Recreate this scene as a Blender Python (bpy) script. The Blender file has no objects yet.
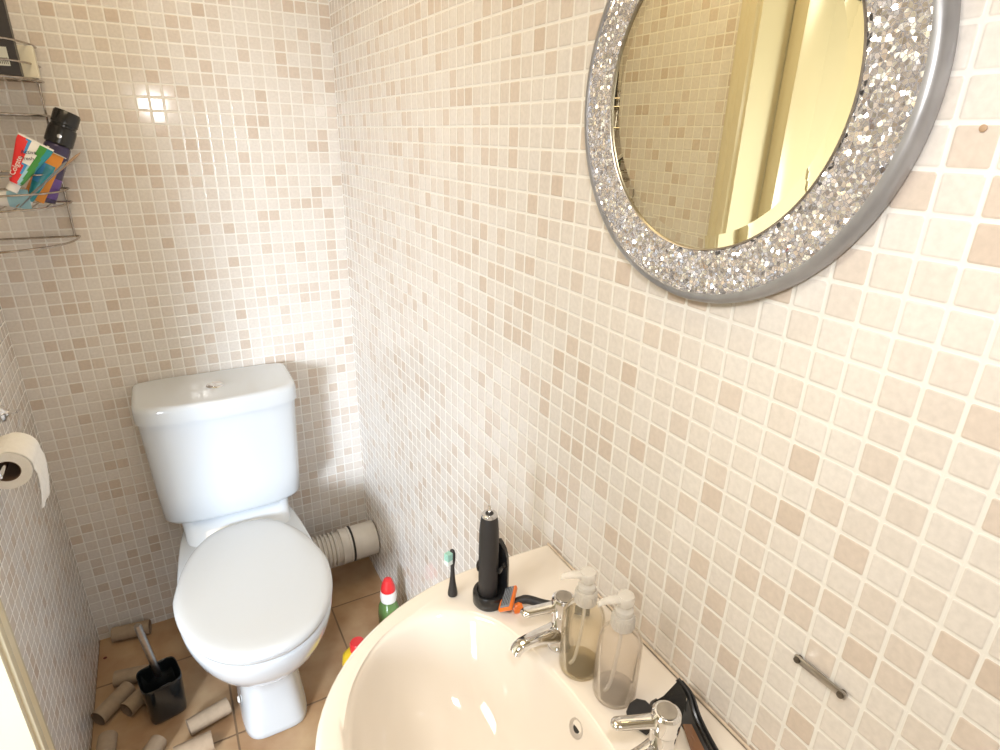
import bpy, bmesh, math, random
from mathutils import Vector, Matrix
random.seed(7)
PI = math.pi
S = bpy.context.scene
C = S.collection

# ---------------------------------------------------------------- camera
cam_d = bpy.data.cameras.new('camera'); cam = bpy.data.objects.new('camera', cam_d); C.objects.link(cam)
YAW, PITCH, ROLL, FPX = 0.51927, 0.38018, 0.02600, 592.68
cy, sy, cp, sp = math.cos(YAW), math.sin(YAW), math.cos(PITCH), math.sin(PITCH)
fwd = Vector((sy*cp, cy*cp, -sp)); rt = Vector((cy, -sy, 0)); up = rt.cross(fwd)
r2 = math.cos(ROLL)*rt + math.sin(ROLL)*up; u2 = -math.sin(ROLL)*rt + math.cos(ROLL)*up
M = Matrix.Identity(4)
for i in range(3):
    M[i][0] = r2[i]; M[i][1] = u2[i]; M[i][2] = -fwd[i]
M[0][3], M[1][3], M[2][3] = -0.4776, -1.7777, 1.4485
cam.matrix_world = M
cam_d.sensor_fit = 'HORIZONTAL'; cam_d.sensor_width = 36; cam_d.lens = 36*FPX/1000
cam_d.clip_start = 0.02
S.camera = cam

# ---------------------------------------------------------------- world, lights, exposure
w = bpy.data.worlds.new('world'); S.world = w; w.use_nodes = True
w.node_tree.nodes['Background'].inputs[0].default_value = (1.0, 0.93, 0.80, 1)
w.node_tree.nodes['Background'].inputs[1].default_value = 0.3
S.view_settings.view_transform = 'Standard'; S.view_settings.look = 'None'
S.view_settings.gamma = 1; S.view_settings.exposure = 0.12; S.view_settings.use_curve_mapping = False

def area(name, loc, aim, size, power, col, size_y=None, shape='RECTANGLE', spread=None):
    l = bpy.data.lights.new(name, 'AREA'); o = bpy.data.objects.new(name, l); C.objects.link(o)
    l.shape = shape; l.size = size; l.size_y = size_y or size; l.energy = power; l.color = col
    if spread: l.spread = spread
    d = Vector(aim)-Vector(loc); o.location = loc
    o.rotation_euler = d.to_track_quat('-Z', 'Y').to_euler()
    return o
area('camera_flash', (-0.41, -1.74, 1.56), (0.0, -0.75, 1.0), 0.08, 2.4, (1.0, 0.985, 0.96), 0.07)
area('hall_daylight', (-2.1, -2.93, 1.22), (-0.28, -0.1, 0.30), 0.9, 25.0, (0.80, 0.90, 1.0), 0.7, spread=math.radians(60))
area('warm_bounce_fill', (-0.45, -0.75, 2.26), (-0.45, -0.75, 0), 0.45, 5.5, (1.0, 0.80, 0.50), 0.6)  # added overhead fill standing in for warm bounce; no lamp fitting here
area('hall_ceiling_light', (-1.7, -1.6, 2.24), (-1.7, -1.6, 0), 0.6, 26.0, (1.0, 0.95, 0.85))

# ---------------------------------------------------------------- helpers
def obj(name, bm, mat, parent=None, smooth=True, angle=35):
    me = bpy.data.meshes.new(name)
    bmesh.ops.recalc_face_normals(bm, faces=bm.faces[:])
    bm.to_mesh(me); bm.free()
    if smooth:
        me.polygons.foreach_set('use_smooth', [True]*len(me.polygons))
        try: me.set_sharp_from_angle(angle=math.radians(angle))
        except Exception: pass
    mats = mat if isinstance(mat, (list, tuple)) else [mat]
    for m_ in mats: me.materials.append(m_)
    o = bpy.data.objects.new(name, me); C.objects.link(o)
    if parent: o.parent = parent
    return o
def thing(name, label, cat, loc=(0,0,0), rot=(0,0,0), group=None):
    o = bpy.data.objects.new(name, None); C.objects.link(o); o.location = loc; o.rotation_euler = rot
    o.empty_display_size = 0.02
    return tag(o, label, cat, group)
def tag(o, label, cat, group=None):
    o['label'] = label; o['category'] = cat
    if group: o['group'] = group
    return o
def struct(name, bm, mat, smooth=False):
    o = obj(name, bm, mat, None, smooth); o['kind'] = 'structure'; return o
def box(bm, c, s, bev=0, seg=2, rot=None):
    r = bmesh.ops.create_cube(bm, size=1); vs = r['verts']
    bmesh.ops.scale(bm, vec=s, verts=vs)
    if bev:
        es = list({e for v in vs for e in v.link_edges})
        rb = bmesh.ops.bevel(bm, geom=es, offset=bev, segments=seg, affect='EDGES', profile=0.5)
        vs = list({v for f in rb['faces'] for v in f.verts} | {v for v in vs if v.is_valid})
    if rot is not None: bmesh.ops.transform(bm, matrix=rot, verts=vs)
    bmesh.ops.translate(bm, vec=c, verts=vs)
    return vs
def loft(bm, rings, closed=True, cap0=True, cap1=True, mat=0):
    L = [[bm.verts.new(p) for p in r] for r in rings]; n = len(L[0])
    for a, b in zip(L, L[1:]):
        for i in range(n if closed else n-1):
            j = (i+1) % n
            f = bm.faces.new((a[i], a[j], b[j], b[i])); f.material_index = mat
    if cap0: bm.faces.new(L[0][::-1]).material_index = mat
    if cap1: bm.faces.new(L[-1]).material_index = mat
    return L
def lathe(bm, prof, n=28, c=(0,0,0), cap0=True, cap1=True, rot=None):
    rings = []
    for r, z in prof:
        ring = []
        for i in range(n):
            p = Vector((r*math.cos(2*PI*i/n), r*math.sin(2*PI*i/n), z))
            if rot is not None: p = rot @ p
            ring.append(p+Vector(c))
        rings.append(ring)
    return loft(bm, rings, True, cap0, cap1)
def tube(bm, pts, rad, n=10, closed=False, flat=None):
    pts = [Vector(p) for p in pts]; N = len(pts)
    rads = rad if isinstance(rad, (list, tuple)) else [rad]*N
    rings = []; prev = None
    for i in range(N):
        if closed: t = pts[(i+1) % N]-pts[i-1]
        else: t = pts[min(i+1, N-1)]-pts[max(i-1, 0)]
        t.normalize()
        if prev is None:
            a = Vector((0, 0, 1)) if abs(t.z) < 0.9 else Vector((1, 0, 0))
            u = t.cross(a).normalized()
        else:
            u = (prev - t*prev.dot(t)).normalized()
        prev = u; v = t.cross(u)
        k = flat if flat else 1
        rings.append([pts[i]+rads[i]*(u*math.cos(2*PI*j/n)+v*k*math.sin(2*PI*j/n)) for j in range(n)])
    if closed: rings.append(rings[0])
    r = loft(bm, rings, True, not closed, not closed)
    if closed: bmesh.ops.remove_doubles(bm, verts=bm.verts[:], dist=1e-6)
    return r
def spline(pts, k=8):
    P = [Vector(p) for p in pts]; out = []
    P = [2*P[0]-P[1]]+P+[2*P[-1]-P[-2]]
    for i in range(1, len(P)-2):
        for s in range(k):
            t = s/k; a, b, c, d = P[i-1:i+3]
            out.append(0.5*((2*b)+(c-a)*t+(2*a-5*b+4*c-d)*t*t+(3*b-a-3*c+d)*t**3))
    out.append(P[-2]); return out
def spow(v, e): return math.copysign(abs(v)**e, v)
def superring(z, cx, cyy, a, b, n=2.5, N=48, nb=None, bb=None, taper=0.0):
    out = []
    for i in range(N):
        t = 2*PI*i/N; c_, s_ = math.cos(t), math.sin(t)
        back = s_ > 0
        e = 2/((nb or n) if back else n); B = (bb if (back and bb) else b)
        x = spow(c_, e)*a; y = spow(s_, e)
        if back: x *= 1-taper*y
        out.append(Vector((cx+x, cyy+y*B, z)))
    return out
def prism(bm, poly, axis_pts, mat=0):
    """poly list of Vector, axis_pts = offset vector"""
    a = [bm.verts.new(p) for p in poly]; b = [bm.verts.new(Vector(p)+Vector(axis_pts)) for p in poly]
    n = len(a)
    for i in range(n): bm.faces.new((a[i], a[(i+1) % n], b[(i+1) % n], b[i])).material_index = mat
    bm.faces.new(a[::-1]).material_index = mat; bm.faces.new(b).material_index = mat
def frame_to(a, b, up_=(0, 0, 1)):
    z = (Vector(b)-Vector(a)).normalized(); x = Vector(up_).cross(z)
    if x.length < 1e-4: x = Vector((1, 0, 0)).cross(z)
    x.normalize(); y = z.cross(x)
    return Matrix((x, y, z)).transposed()

# ---------------------------------------------------------------- materials
def new_mat(name):
    m = bpy.data.materials.new(name); m.use_nodes = True
    return m, m.node_tree.nodes, m.node_tree.links, m.node_tree.nodes['Principled BSDF']
def mat(name, col, rough=0.4, metal=0.0, spec=0.5, noise=0.0, nscale=40, bump=0.0, coat=0.0, emis=None, alpha=1):
    m, N, L, B = new_mat(name)
    B.inputs['Base Color'].default_value = (*col, 1); B.inputs['Roughness'].default_value = rough
    B.inputs['Metallic'].default_value = metal; B.inputs['Specular IOR Level'].default_value = spec
    B.inputs['Coat Weight'].default_value = coat; B.inputs['Coat Roughness'].default_value = 0.05
    tc = N.new('ShaderNodeTexCoord'); nz = N.new('ShaderNodeTexNoise'); nz.inputs['Scale'].default_value = nscale
    nz.inputs['Detail'].default_value = 3
    L.new(tc.outputs['Object'], nz.inputs['Vector'])
    if noise:
        mx = N.new('ShaderNodeMix'); mx.data_type = 'RGBA'; mx.blend_type = 'MULTIPLY'
        mx.inputs['Factor'].default_value = 1
        mx.inputs['A'].default_value = (*col, 1)
        rp = N.new('ShaderNodeMapRange'); rp.inputs['From Min'].default_value = 0.3; rp.inputs['From Max'].default_value = 0.7
        rp.inputs['To Min'].default_value = 1-noise; rp.inputs['To Max'].default_value = 1
        L.new(nz.outputs['Fac'], rp.inputs['Value']); L.new(rp.outputs['Result'], mx.inputs['B'])
        L.new(mx.outputs['Result'], B.inputs['Base Color'])
    if bump:
        b = N.new('ShaderNodeBump'); b.inputs['Strength'].default_value = bump; b.inputs['Distance'].default_value = 0.001
        L.new(nz.outputs['Fac'], b.inputs['Height']); L.new(b.outputs['Normal'], B.inputs['Normal'])
    return m
def mth(N, L, op, a, b=None, c=None):
    n = N.new('ShaderNodeMath'); n.operation = op
    for i, v in enumerate((a, b, c)):
        if v is None: continue
        if isinstance(v, (int, float)): n.inputs[i].default_value = v
        else: L.new(v, n.inputs[i])
    return n.outputs[0]

def mosaic(name, uaxis, uoff, voff, seed):
    m, N, L, B = new_mat(name)
    P = 0.03
    tc = N.new('ShaderNodeTexCoord'); sx = N.new('ShaderNodeSeparateXYZ'); L.new(tc.outputs['Object'], sx.inputs[0])
    u = mth(N, L, 'DIVIDE', mth(N, L, 'ADD', sx.outputs[uaxis], uoff), P)
    v = mth(N, L, 'DIVIDE', mth(N, L, 'ADD', sx.outputs[2], voff), P)
    fu, fv = mth(N, L, 'FLOOR', u), mth(N, L, 'FLOOR', v)
    cb = N.new('ShaderNodeCombineXYZ'); L.new(fu, cb.inputs[0]); L.new(fv, cb.inputs[1]); cb.inputs[2].default_value = seed
    wn = N.new('ShaderNodeTexWhiteNoise'); wn.noise_dimensions = '3D'; L.new(cb.outputs[0], wn.inputs['Vector'])
    sc = N.new('ShaderNodeSeparateColor'); L.new(wn.outputs['Color'], sc.inputs[0])
    # edge distance with a small per-tile wobble
    du = mth(N, L, 'ABSOLUTE', mth(N, L, 'SUBTRACT', mth(N, L, 'SUBTRACT', u, fu), 0.5))
    dv = mth(N, L, 'ABSOLUTE', mth(N, L, 'SUBTRACT', mth(N, L, 'SUBTRACT', v, fv), 0.5))
    # rounded square distance
    R = 0.07; H = 0.442
    qx = mth(N, L, 'MAXIMUM', mth(N, L, 'SUBTRACT', du, H-R), 0); qy = mth(N, L, 'MAXIMUM', mth(N, L, 'SUBTRACT', dv, H-R), 0)
    d = mth(N, L, 'SUBTRACT', mth(N, L, 'SQRT', mth(N, L, 'ADD', mth(N, L, 'MULTIPLY', qx, qx), mth(N, L, 'MULTIPLY', qy, qy))), R)
    mr = N.new('ShaderNodeMapRange'); mr.interpolation_type = 'SMOOTHSTEP'
    mr.inputs['From Min'].default_value = -0.012; mr.inputs['From Max'].default_value = 0.012
    mr.inputs['To Min'].default_value = 1; mr.inputs['To Max'].default_value = 0; L.new(d, mr.inputs['Value'])
    tile = mr.outputs['Result']
    hb = N.new('ShaderNodeMapRange'); hb.interpolation_type = 'SMOOTHSTEP'
    hb.inputs['From Min'].default_value = -0.055; hb.inputs['From Max'].default_value = 0.035
    hb.inputs['To Min'].default_value = 1; hb.inputs['To Max'].default_value = 0; L.new(d, hb.inputs['Value'])
    cr = N.new('ShaderNodeValToRGB'); cr.color_ramp.interpolation = 'LINEAR'
    E_ = cr.color_ramp.elements
    stops = [(0.0, (0.725, 0.69, 0.66)), (0.50, (0.705, 0.66, 0.62)), (0.72, (0.68, 0.62, 0.57)), (0.90, (0.645, 0.56, 0.495)), (1.0, (0.60, 0.51, 0.44))]
    E_[0].position = 0; E_[0].color = (*stops[0][1], 1); E_[1].position = 1; E_[1].color = (*stops[-1][1], 1)
    for p_, c_ in stops[1:-1]:
        e = E_.new(p_); e.color = (*c_, 1)
    L.new(sc.outputs['Red'], cr.inputs['Fac'])
    # fine mottling in the stone-look glaze
    nz = N.new('ShaderNodeTexNoise'); nz.inputs['Scale'].default_value = 160; nz.inputs['Detail'].default_value = 4
    L.new(tc.outputs['Object'], nz.inputs['Vector'])
    mm = N.new('ShaderNodeMapRange'); mm.inputs['From Min'].default_value = 0.3; mm.inputs['From Max'].default_value = 0.7
    mm.inputs['To Min'].default_value = 0.93; mm.inputs['To Max'].default_value = 1.04; L.new(nz.outputs['Fac'], mm.inputs['Value'])
    mx = N.new('ShaderNodeMix'); mx.data_type = 'RGBA'; mx.blend_type = 'MULTIPLY'; mx.inputs['Factor'].default_value = 1
    L.new(cr.outputs['Color'], mx.inputs['A']); L.new(mm.outputs['Result'], mx.inputs['B'])
    g = N.new('ShaderNodeMix'); g.data_type = 'RGBA'; g.inputs['A'].default_value = (0.80, 0.78, 0.745, 1)
    L.new(tile, g.inputs['Factor']); L.new(mx.outputs['Result'], g.inputs['B'])
    L.new(g.outputs['Result'], B.inputs['Base Color'])
    ro = N.new('ShaderNodeMapRange'); ro.inputs['To Min'].default_value = 0.6; ro.inputs['To Max'].default_value = 0.10
    L.new(tile, ro.inputs['Value']); L.new(ro.outputs['Result'], B.inputs['Roughness'])
    # tiles sit a little proud, each with its own tiny tilt
    tl = mth(N, L, 'ADD', mth(N, L, 'MULTIPLY', mth(N, L, 'SUBTRACT', sc.outputs['Green'], 0.5), mth(N, L, 'SUBTRACT', u, fu)),
             mth(N, L, 'MULTIPLY', mth(N, L, 'SUBTRACT', sc.outputs['Blue'], 0.5), mth(N, L, 'SUBTRACT', v, fv)))
    hh = mth(N, L, 'ADD', hb.outputs['Result'], mth(N, L, 'MULTIPLY', tl, 0.45))
    bp = N.new('ShaderNodeBump'); bp.inputs['Strength'].default_value = 1.0; bp.inputs['Distance'].default_value = 0.0006
    L.new(hh, bp.inputs['Height']); L.new(bp.outputs['Normal'], B.inputs['Normal'])
    return m
m_back = mosaic('mosaic_back', 0, 0.0, -0.65*0.03, 1.0)
m_right = mosaic('mosaic_right', 1, 0.6252*0.03, -0.852*0.03, 2.0)
m_left = mosaic('mosaic_left', 1, 0.0, -0.65*0.03, 3.0)

def floor_mat():
    m, N, L, B = new_mat('terracotta_floor')
    tc = N.new('ShaderNodeTexCoord'); sx = N.new('ShaderNodeSeparateXYZ'); L.new(tc.outputs['Object'], sx.inputs[0])
    P = 0.327
    u = mth(N, L, 'DIVIDE', mth(N, L, 'ADD', sx.outputs[0], 0.187), P); v = mth(N, L, 'DIVIDE', mth(N, L, 'ADD', sx.outputs[1], 0.193), P)
    fu, fv = mth(N, L, 'FLOOR', u), mth(N, L, 'FLOOR', v)
    du = mth(N, L, 'ABSOLUTE', mth(N, L, 'SUBTRACT', mth(N, L, 'SUBTRACT', u, fu), 0.5))
    dv = mth(N, L, 'ABSOLUTE', mth(N, L, 'SUBTRACT', mth(N, L, 'SUBTRACT', v, fv), 0.5))
    d = mth(N, L, 'MAXIMUM', du, dv)
    mr = N.new('ShaderNodeMapRange'); mr.interpolation_type = 'SMOOTHSTEP'
    mr.inputs['From Min'].default_value = 0.4895; mr.inputs['From Max'].default_value = 0.4945; L.new(d, mr.inputs['Value'])
    cb = N.new('ShaderNodeCombineXYZ'); L.new(fu, cb.inputs[0]); L.new(fv, cb.inputs[1])
    wn = N.new('ShaderNodeTexWhiteNoise'); L.new(cb.outputs[0], wn.inputs['Vector'])
    nz = N.new('ShaderNodeTexNoise'); nz.inputs['Scale'].default_value = 9; nz.inputs['Detail'].default_value = 6; L.new(tc.outputs['Object'], nz.inputs['Vector'])
    cr = N.new('ShaderNodeValToRGB'); E_ = cr.color_ramp.elements
    E_[0].position = 0.3; E_[0].color = (0.36, 0.205, 0.105, 1); E_[1].position = 0.70; E_[1].color = (0.52, 0.36, 0.215, 1)
    L.new(mth(N, L, 'ADD', nz.outputs['Fac'], mth(N, L, 'MULTIPLY', mth(N, L, 'SUBTRACT', wn.outputs['Value'], 0.5), 0.12)), cr.inputs['Fac'])
    g = N.new('ShaderNodeMix'); g.data_type = 'RGBA'; g.inputs['B'].default_value = (0.20, 0.125, 0.07, 1)
    L.new(mr.outputs['Result'], g.inputs['Factor']); L.new(cr.outputs['Color'], g.inputs['A']); L.new(g.outputs['Result'], B.inputs['Base Color'])
    B.inputs['Roughness'].default_value = 0.35
    bp = N.new('ShaderNodeBump'); bp.inputs['Strength'].default_value = 0.6; bp.inputs['Distance'].default_value = 0.001; bp.invert = True
    L.new(mr.outputs['Result'], bp.inputs['Height']); L.new(bp.outputs['Normal'], B.inputs['Normal'])
    return m
m_floor = floor_mat()

def shard_mat():
    """broken mirror mosaic set in grey: each cell is a facet with its own tilt"""
    m, N, L, B = new_mat('mirror_shards')
    tc = N.new('ShaderNodeTexCoord')
    vo = N.new('ShaderNodeTexVoronoi'); vo.inputs['Scale'].default_value = 310; vo.voronoi_dimensions = '3D'
    ve = N.new('ShaderNodeTexVoronoi'); ve.inputs['Scale'].default_value = 310; ve.feature = 'DISTANCE_TO_EDGE'
    mp = N.new('ShaderNodeMapping'); mp.inputs['Scale'].default_value = (0.05, 1, 1)
    L.new(tc.outputs['Object'], mp.inputs['Vector'])
    L.new(mp.outputs['Vector'], vo.inputs['Vector']); L.new(mp.outputs['Vector'], ve.inputs['Vector'])
    vs = N.new('ShaderNodeVectorMath'); vs.operation = 'SUBTRACT'; L.new(vo.outputs['Color'], vs.inputs[0]); vs.inputs[1].default_value = (0.5, 0.5, 0.5)
    vm = N.new('ShaderNodeVectorMath'); vm.operation = 'SCALE'; L.new(vs.outputs[0], vm.inputs[0]); vm.inputs['Scale'].default_value = 1.1
    ge = N.new('ShaderNodeNewGeometry')
    va = N.new('ShaderNodeVectorMath'); va.operation = 'ADD'; L.new(ge.outputs['Normal'], va.inputs[0]); L.new(vm.outputs[0], va.inputs[1])
    vn = N.new('ShaderNodeVectorMath'); vn.operation = 'NORMALIZE'; L.new(va.outputs[0], vn.inputs[0])
    L.new(vn.outputs[0], B.inputs['Normal'])
    mr = N.new('ShaderNodeMapRange'); mr.inputs['From Min'].default_value = 0.03; mr.inputs['From Max'].default_value = 0.09; L.new(ve.outputs['Distance'], mr.inputs['Value'])
    g = N.new('ShaderNodeMix'); g.data_type = 'RGBA'; g.inputs['A'].default_value = (0.30, 0.29, 0.31, 1); g.inputs['B'].default_value = (0.95, 0.95, 1.0, 1)
    L.new(mr.outputs['Result'], g.inputs['Factor']); L.new(g.outputs['Result'], B.inputs['Base Color'])
    L.new(mth(N, L, 'ADD', mth(N, L, 'MULTIPLY', mr.outputs['Result'], 0.7), 0.2), B.inputs['Metallic'])
    B.inputs['Roughness'].default_value = 0.10
    return m

m_china = mat('white_china', (0.60, 0.64, 0.69), 0.08, spec=0.6, coat=0.3)
m_seat = mat('white_seat_plastic', (0.58, 0.60, 0.625), 0.14, spec=0.5)
m_ivory = mat('ivory_china', (0.80, 0.735, 0.665), 0.07, spec=0.55, coat=0.3)
m_chrome = mat('chrome', (0.82, 0.82, 0.83), 0.06, 1.0, noise=0.08, nscale=60)
m_wire = mat('wire_chrome', (0.50, 0.45, 0.40), 0.22, 1.0, noise=0.35, nscale=90)
m_steel = mat('brushed_steel', (0.46, 0.43, 0.40), 0.3, 1.0, noise=0.2, nscale=80)
m_rim = mat('silver_painted_rim', (0.38, 0.38, 0.40), 0.35, 0.5, noise=0.25, nscale=30)
m_mirror = mat('mirror_glass', (0.90, 0.86, 0.66), 0.01, 1.0)
m_black = mat('black_plastic', (0.012, 0.012, 0.013), 0.25, spec=0.5)
m_blackm = mat('black_matte', (0.022, 0.020, 0.021), 0.5, noise=0.2)
m_blackg = mat('black_gloss_holder', (0.012, 0.015, 0.017), 0.12, noise=0.3, nscale=20, coat=0.4)
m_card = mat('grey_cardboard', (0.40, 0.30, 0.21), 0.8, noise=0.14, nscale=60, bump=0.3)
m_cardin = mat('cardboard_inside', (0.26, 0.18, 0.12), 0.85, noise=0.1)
m_paper = mat('toilet_paper', (0.86, 0.84, 0.80), 0.9, noise=0.06, nscale=120, bump=0.4)
m_core = mat('roll_core', (0.16, 0.10, 0.065), 0.85, noise=0.1)
m_pipe = mat('grey_white_pipe', (0.62, 0.58, 0.53), 0.4, noise=0.08, nscale=30)
m_rub = mat('black_rubber', (0.02, 0.02, 0.02), 0.6)
m_cream = mat('cream_paint', (0.66, 0.60, 0.44), 0.25, noise=0.03, nscale=8)
m_ceil = mat('ceiling_paint', (0.78, 0.72, 0.58), 0.8, noise=0.03)
m_hall = mat('hall_paint', (0.74, 0.70, 0.56), 0.8, noise=0.03)
m_hallfloor = mat('hall_floor', (0.40, 0.30, 0.20), 0.6, noise=0.1)
m_red = mat('red_plastic', (0.72, 0.03, 0.035), 0.3)
m_white = mat('white_plastic', (0.82, 0.81, 0.80), 0.3)
m_green = mat('green_bottle', (0.12, 0.22, 0.07), 0.25)
m_yellow = mat('yellow_bottle', (0.85, 0.58, 0.03), 0.3)
m_orange = mat('orange_plastic', (0.85, 0.20, 0.03), 0.3)
m_orangecard = mat('orange_card', (0.80, 0.30, 0.04), 0.5)
m_grey = mat('grey_plastic', (0.22, 0.24, 0.27), 0.35)
m_silverp = mat('silver_blades', (0.60, 0.60, 0.62), 0.25, 0.8)
m_mint = mat('mint_bristles', (0.42, 0.74, 0.66), 0.7, noise=0.3, nscale=600)
m_whitebr = mat('white_bristles', (0.82, 0.86, 0.84), 0.7)
m_purple = mat('purple_plastic', (0.12, 0.055, 0.28), 0.3)
m_darkpurple = mat('dark_violet_can', (0.06, 0.05, 0.11), 0.25, 0.4)
m_tan = mat('tan_plastic', (0.42, 0.28, 0.18), 0.45)
m_creamcard = mat('cream_card', (0.75, 0.70, 0.56), 0.6, noise=0.08)
m_blackcard = mat('black_card', (0.03, 0.026, 0.026), 0.4)
m_label = mat('pale_label', (0.60, 0.62, 0.56), 0.5)
m_teal = mat('teal_tube', (0.02, 0.28, 0.36), 0.3)
m_paleblue = mat('pale_blue', (0.35, 0.60, 0.72), 0.35)
m_blue = mat('bright_blue', (0.04, 0.28, 0.62), 0.3)
m_dgreen = mat('leaf_green', (0.05, 0.28, 0.05), 0.3)
m_brownlens = mat('brown_lens', (0.22, 0.11, 0.06), 0.15)
m_seal = mat('stained_sealant', (0.70, 0.58, 0.46), 0.6, noise=0.3, nscale=60)
m_fob = mat('dull_screw', (0.13, 0.11, 0.09), 0.4, 0.8)

def clear_mat(name, tint, glossy_tint=(1, 1, 1), body=0.0, bodycol=(0.8, 0.8, 0.8)):
    m, N, L, B = new_mat(name)
    out = N['Material Output']; N.remove(B)
    tr = N.new('ShaderNodeBsdfTransparent'); tr.inputs[0].default_value = (*tint, 1)
    gl = N.new('ShaderNodeBsdfGlossy'); gl.inputs['Color'].default_value = (*glossy_tint, 1); gl.inputs['Roughness'].default_value = 0.06
    df = N.new('ShaderNodeBsdfDiffuse'); df.inputs['Color'].default_value = (*bodycol, 1)
    lw = N.new('ShaderNodeLayerWeight'); lw.inputs['Blend'].default_value = 0.10
    m0 = N.new('ShaderNodeMixShader'); m0.inputs[0].default_value = body
    L.new(tr.outputs[0], m0.inputs[1]); L.new(df.outputs[0], m0.inputs[2])
    fr = mth(N, L, 'MULTIPLY', lw.outputs['Fresnel'], 0.55)
    m1 = N.new('ShaderNodeMixShader'); L.new(fr, m1.inputs[0]); L.new(m0.outputs[0], m1.inputs[1]); L.new(gl.outputs[0], m1.inputs[2])
    L.new(m1.outputs[0], out.inputs[0]); return m
m_clear = clear_mat('clear_plastic', (0.985, 0.98, 0.97), body=0.05, bodycol=(0.85, 0.80, 0.72))
m_milky = clear_mat('milky_pump', (0.95, 0.94, 0.92), body=0.42, bodycol=(0.85, 0.82, 0.78))
m_amber = clear_mat('amber_residue', (0.965, 0.92, 0.80), body=0.06, bodycol=(0.75, 0.60, 0.36))
m_cloudy = clear_mat('cloudy_residue', (0.97, 0.95, 0.93), body=0.12, bodycol=(0.80, 0.72, 0.64))

# ---------------------------------------------------------------- room shell
W_ = 0.84; YF = -2.05; ZC = 2.3; YD = -0.648; YO = -1.90
def wallbox(name, x0, x1, y0, y1, z0, z1, m_):
    bm = bmesh.new(); box(bm, ((x0+x1)/2, (y0+y1)/2, (z0+z1)/2), (x1-x0, y1-y0, z1-z0)); return struct(name, bm, m_)
wallbox('wall_back', -W_-0.1, 0.1, 0.0, 0.1, 0, ZC, m_back)
wallbox('wall_right', 0.0, 0.1, YF-0.1, 0.0, 0, ZC, m_right)
wallbox('wall_left', -W_-0.1, -W_, YD-0.02, 0.0, 0, ZC, m_left)
wallbox('wall_left_front', -W_-0.1, -W_, YF, YO, 0, ZC, m_left)
wallbox('wall_left_lintel', -W_-0.1, -W_, YO, YD-0.02, 2.02, ZC, m_left)
wallbox('wall_front', -W_-0.1, 0.0, YF-0.1, YF, 0, ZC, m_back)
wallbox('floor', -W_, 0.0, YF, 0.0, -0.08, 0.0, m_floor)
wallbox('ceiling', -W_-0.1, 0.1, YF-0.1, 0.1, ZC, ZC+0.08, m_ceil)
# hall beyond the doorway
HX0, HX1, HY0, HY1 = -3.0, -W_-0.1, -3.0, 0.6
wallbox('floor_hall', HX0, -W_, HY0, HY1, -0.08, -0.001, m_hallfloor)
wallbox('ceiling_hall', HX0, HX1, HY0, HY1, ZC, ZC+0.08, m_hall)
wallbox('wall_hall_far', HX0-0.1, HX0, HY0, HY1, 0, ZC, m_hall)
wallbox('wall_hall_end', HX0, HX1, HY1, HY1+0.1, 0, ZC, m_hall)
wallbox('wall_hall_window_side', HX0, HX1, HY0-0.1, HY0, 0, ZC, m_hall)
wallbox('wall_hall_near', HX1, HX1+0.02, HY0, YF-0.1, 0, ZC, m_hall)

# door casing: moulded architrave, jamb lining and stop
def casing(name, prof, z0, z1, m_):
    bm = bmesh.new()
    loft(bm, [[Vector((x, y, z)) for x, y in prof] for z in (z0, z1)])
    return struct(name, bm, m_, smooth=True)
pr = [(-W_, YD), (-W_+0.010, YD), (-W_+0.016, YD-0.004), (-W_+0.019, YD-0.012), (-W_+0.019, YD-0.020), (-W_+0.014, YD-0.027),
      (-W_+0.016, YD-0.036), (-W_+0.014, YD-0.046), (-W_+0.008, YD-0.050), (-W_+0.006, YD-0.056), (-W_-0.10, YD-0.056), (-W_-0.10, YD)]
casing('trim_1', pr, 0.0, 2.05, m_cream)
pr2 = [(x, 2*(YO-0.0)-(y) + (YD-YO) - (YD-YO)) for x, y in pr]
pr2 = [(x, YO-(y-YD)) for x, y in pr]
casing('trim_2', pr2[::-1], 0.0, 2.05, m_cream)
bm = bmesh.new(); box(bm, (-W_-0.045, (YD+YO)/2, 2.005), (0.12, YD-YO-0.05, 0.05), 0.004); struct('trim_3', bm, m_cream, True)

# door leaf standing open into the hall
door = thing('panel_door', 'cream panelled door standing open beyond the door frame, seen in the round mirror', 'door', (-W_-0.1015, -0.7238, 0.012))
dl = 0.76; dh = 1.96; dt = 0.038
bm = bmesh.new(); box(bm, (-dl/2, 0, dh/2), (dl-0.02, dt-0.014, dh-0.02)); obj('panel_core', bm, m_cream, door, False)
def rail(x0, x1, z0, z1):
    b = bmesh.new(); box(b, (-(x0+x1)/2, 0, (z0+z1)/2), (abs(x1-x0), dt, z1-z0), 0.003); return b
for a in ((0, 0.10, 0, dh), (dl-0.10, dl, 0, dh), (dl/2-0.045, dl/2+0.045, 0.2, dh-0.1)): obj('stile', rail(*a), m_cream, door)
for a in ((0.10, dl-0.10, 0, 0.2), (0.10, dl-0.10, 0.85, 1.03), (0.10, dl-0.10, dh-0.11, dh)): obj('rail', rail(*a), m_cream, door)
hd = bmesh.new(); box(hd, (-dl+0.06, -dt/2-0.003, 0.98), (0.04, 0.006, 0.15), 0.002); tube(hd, [(-dl+0.06, -dt/2-0.003, 1.0), (-dl+0.06, -dt/2-0.045, 1.0), (-dl+0.17, -dt/2-0.045, 1.0)], 0.008)
obj('door_handle', hd, m_chrome, door)

# ---------------------------------------------------------------- toilet
toilet = thing('toilet', 'white close-coupled toilet with its lid down, against the tiled back wall', 'toilet', (-0.4155, 0, 0))
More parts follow.
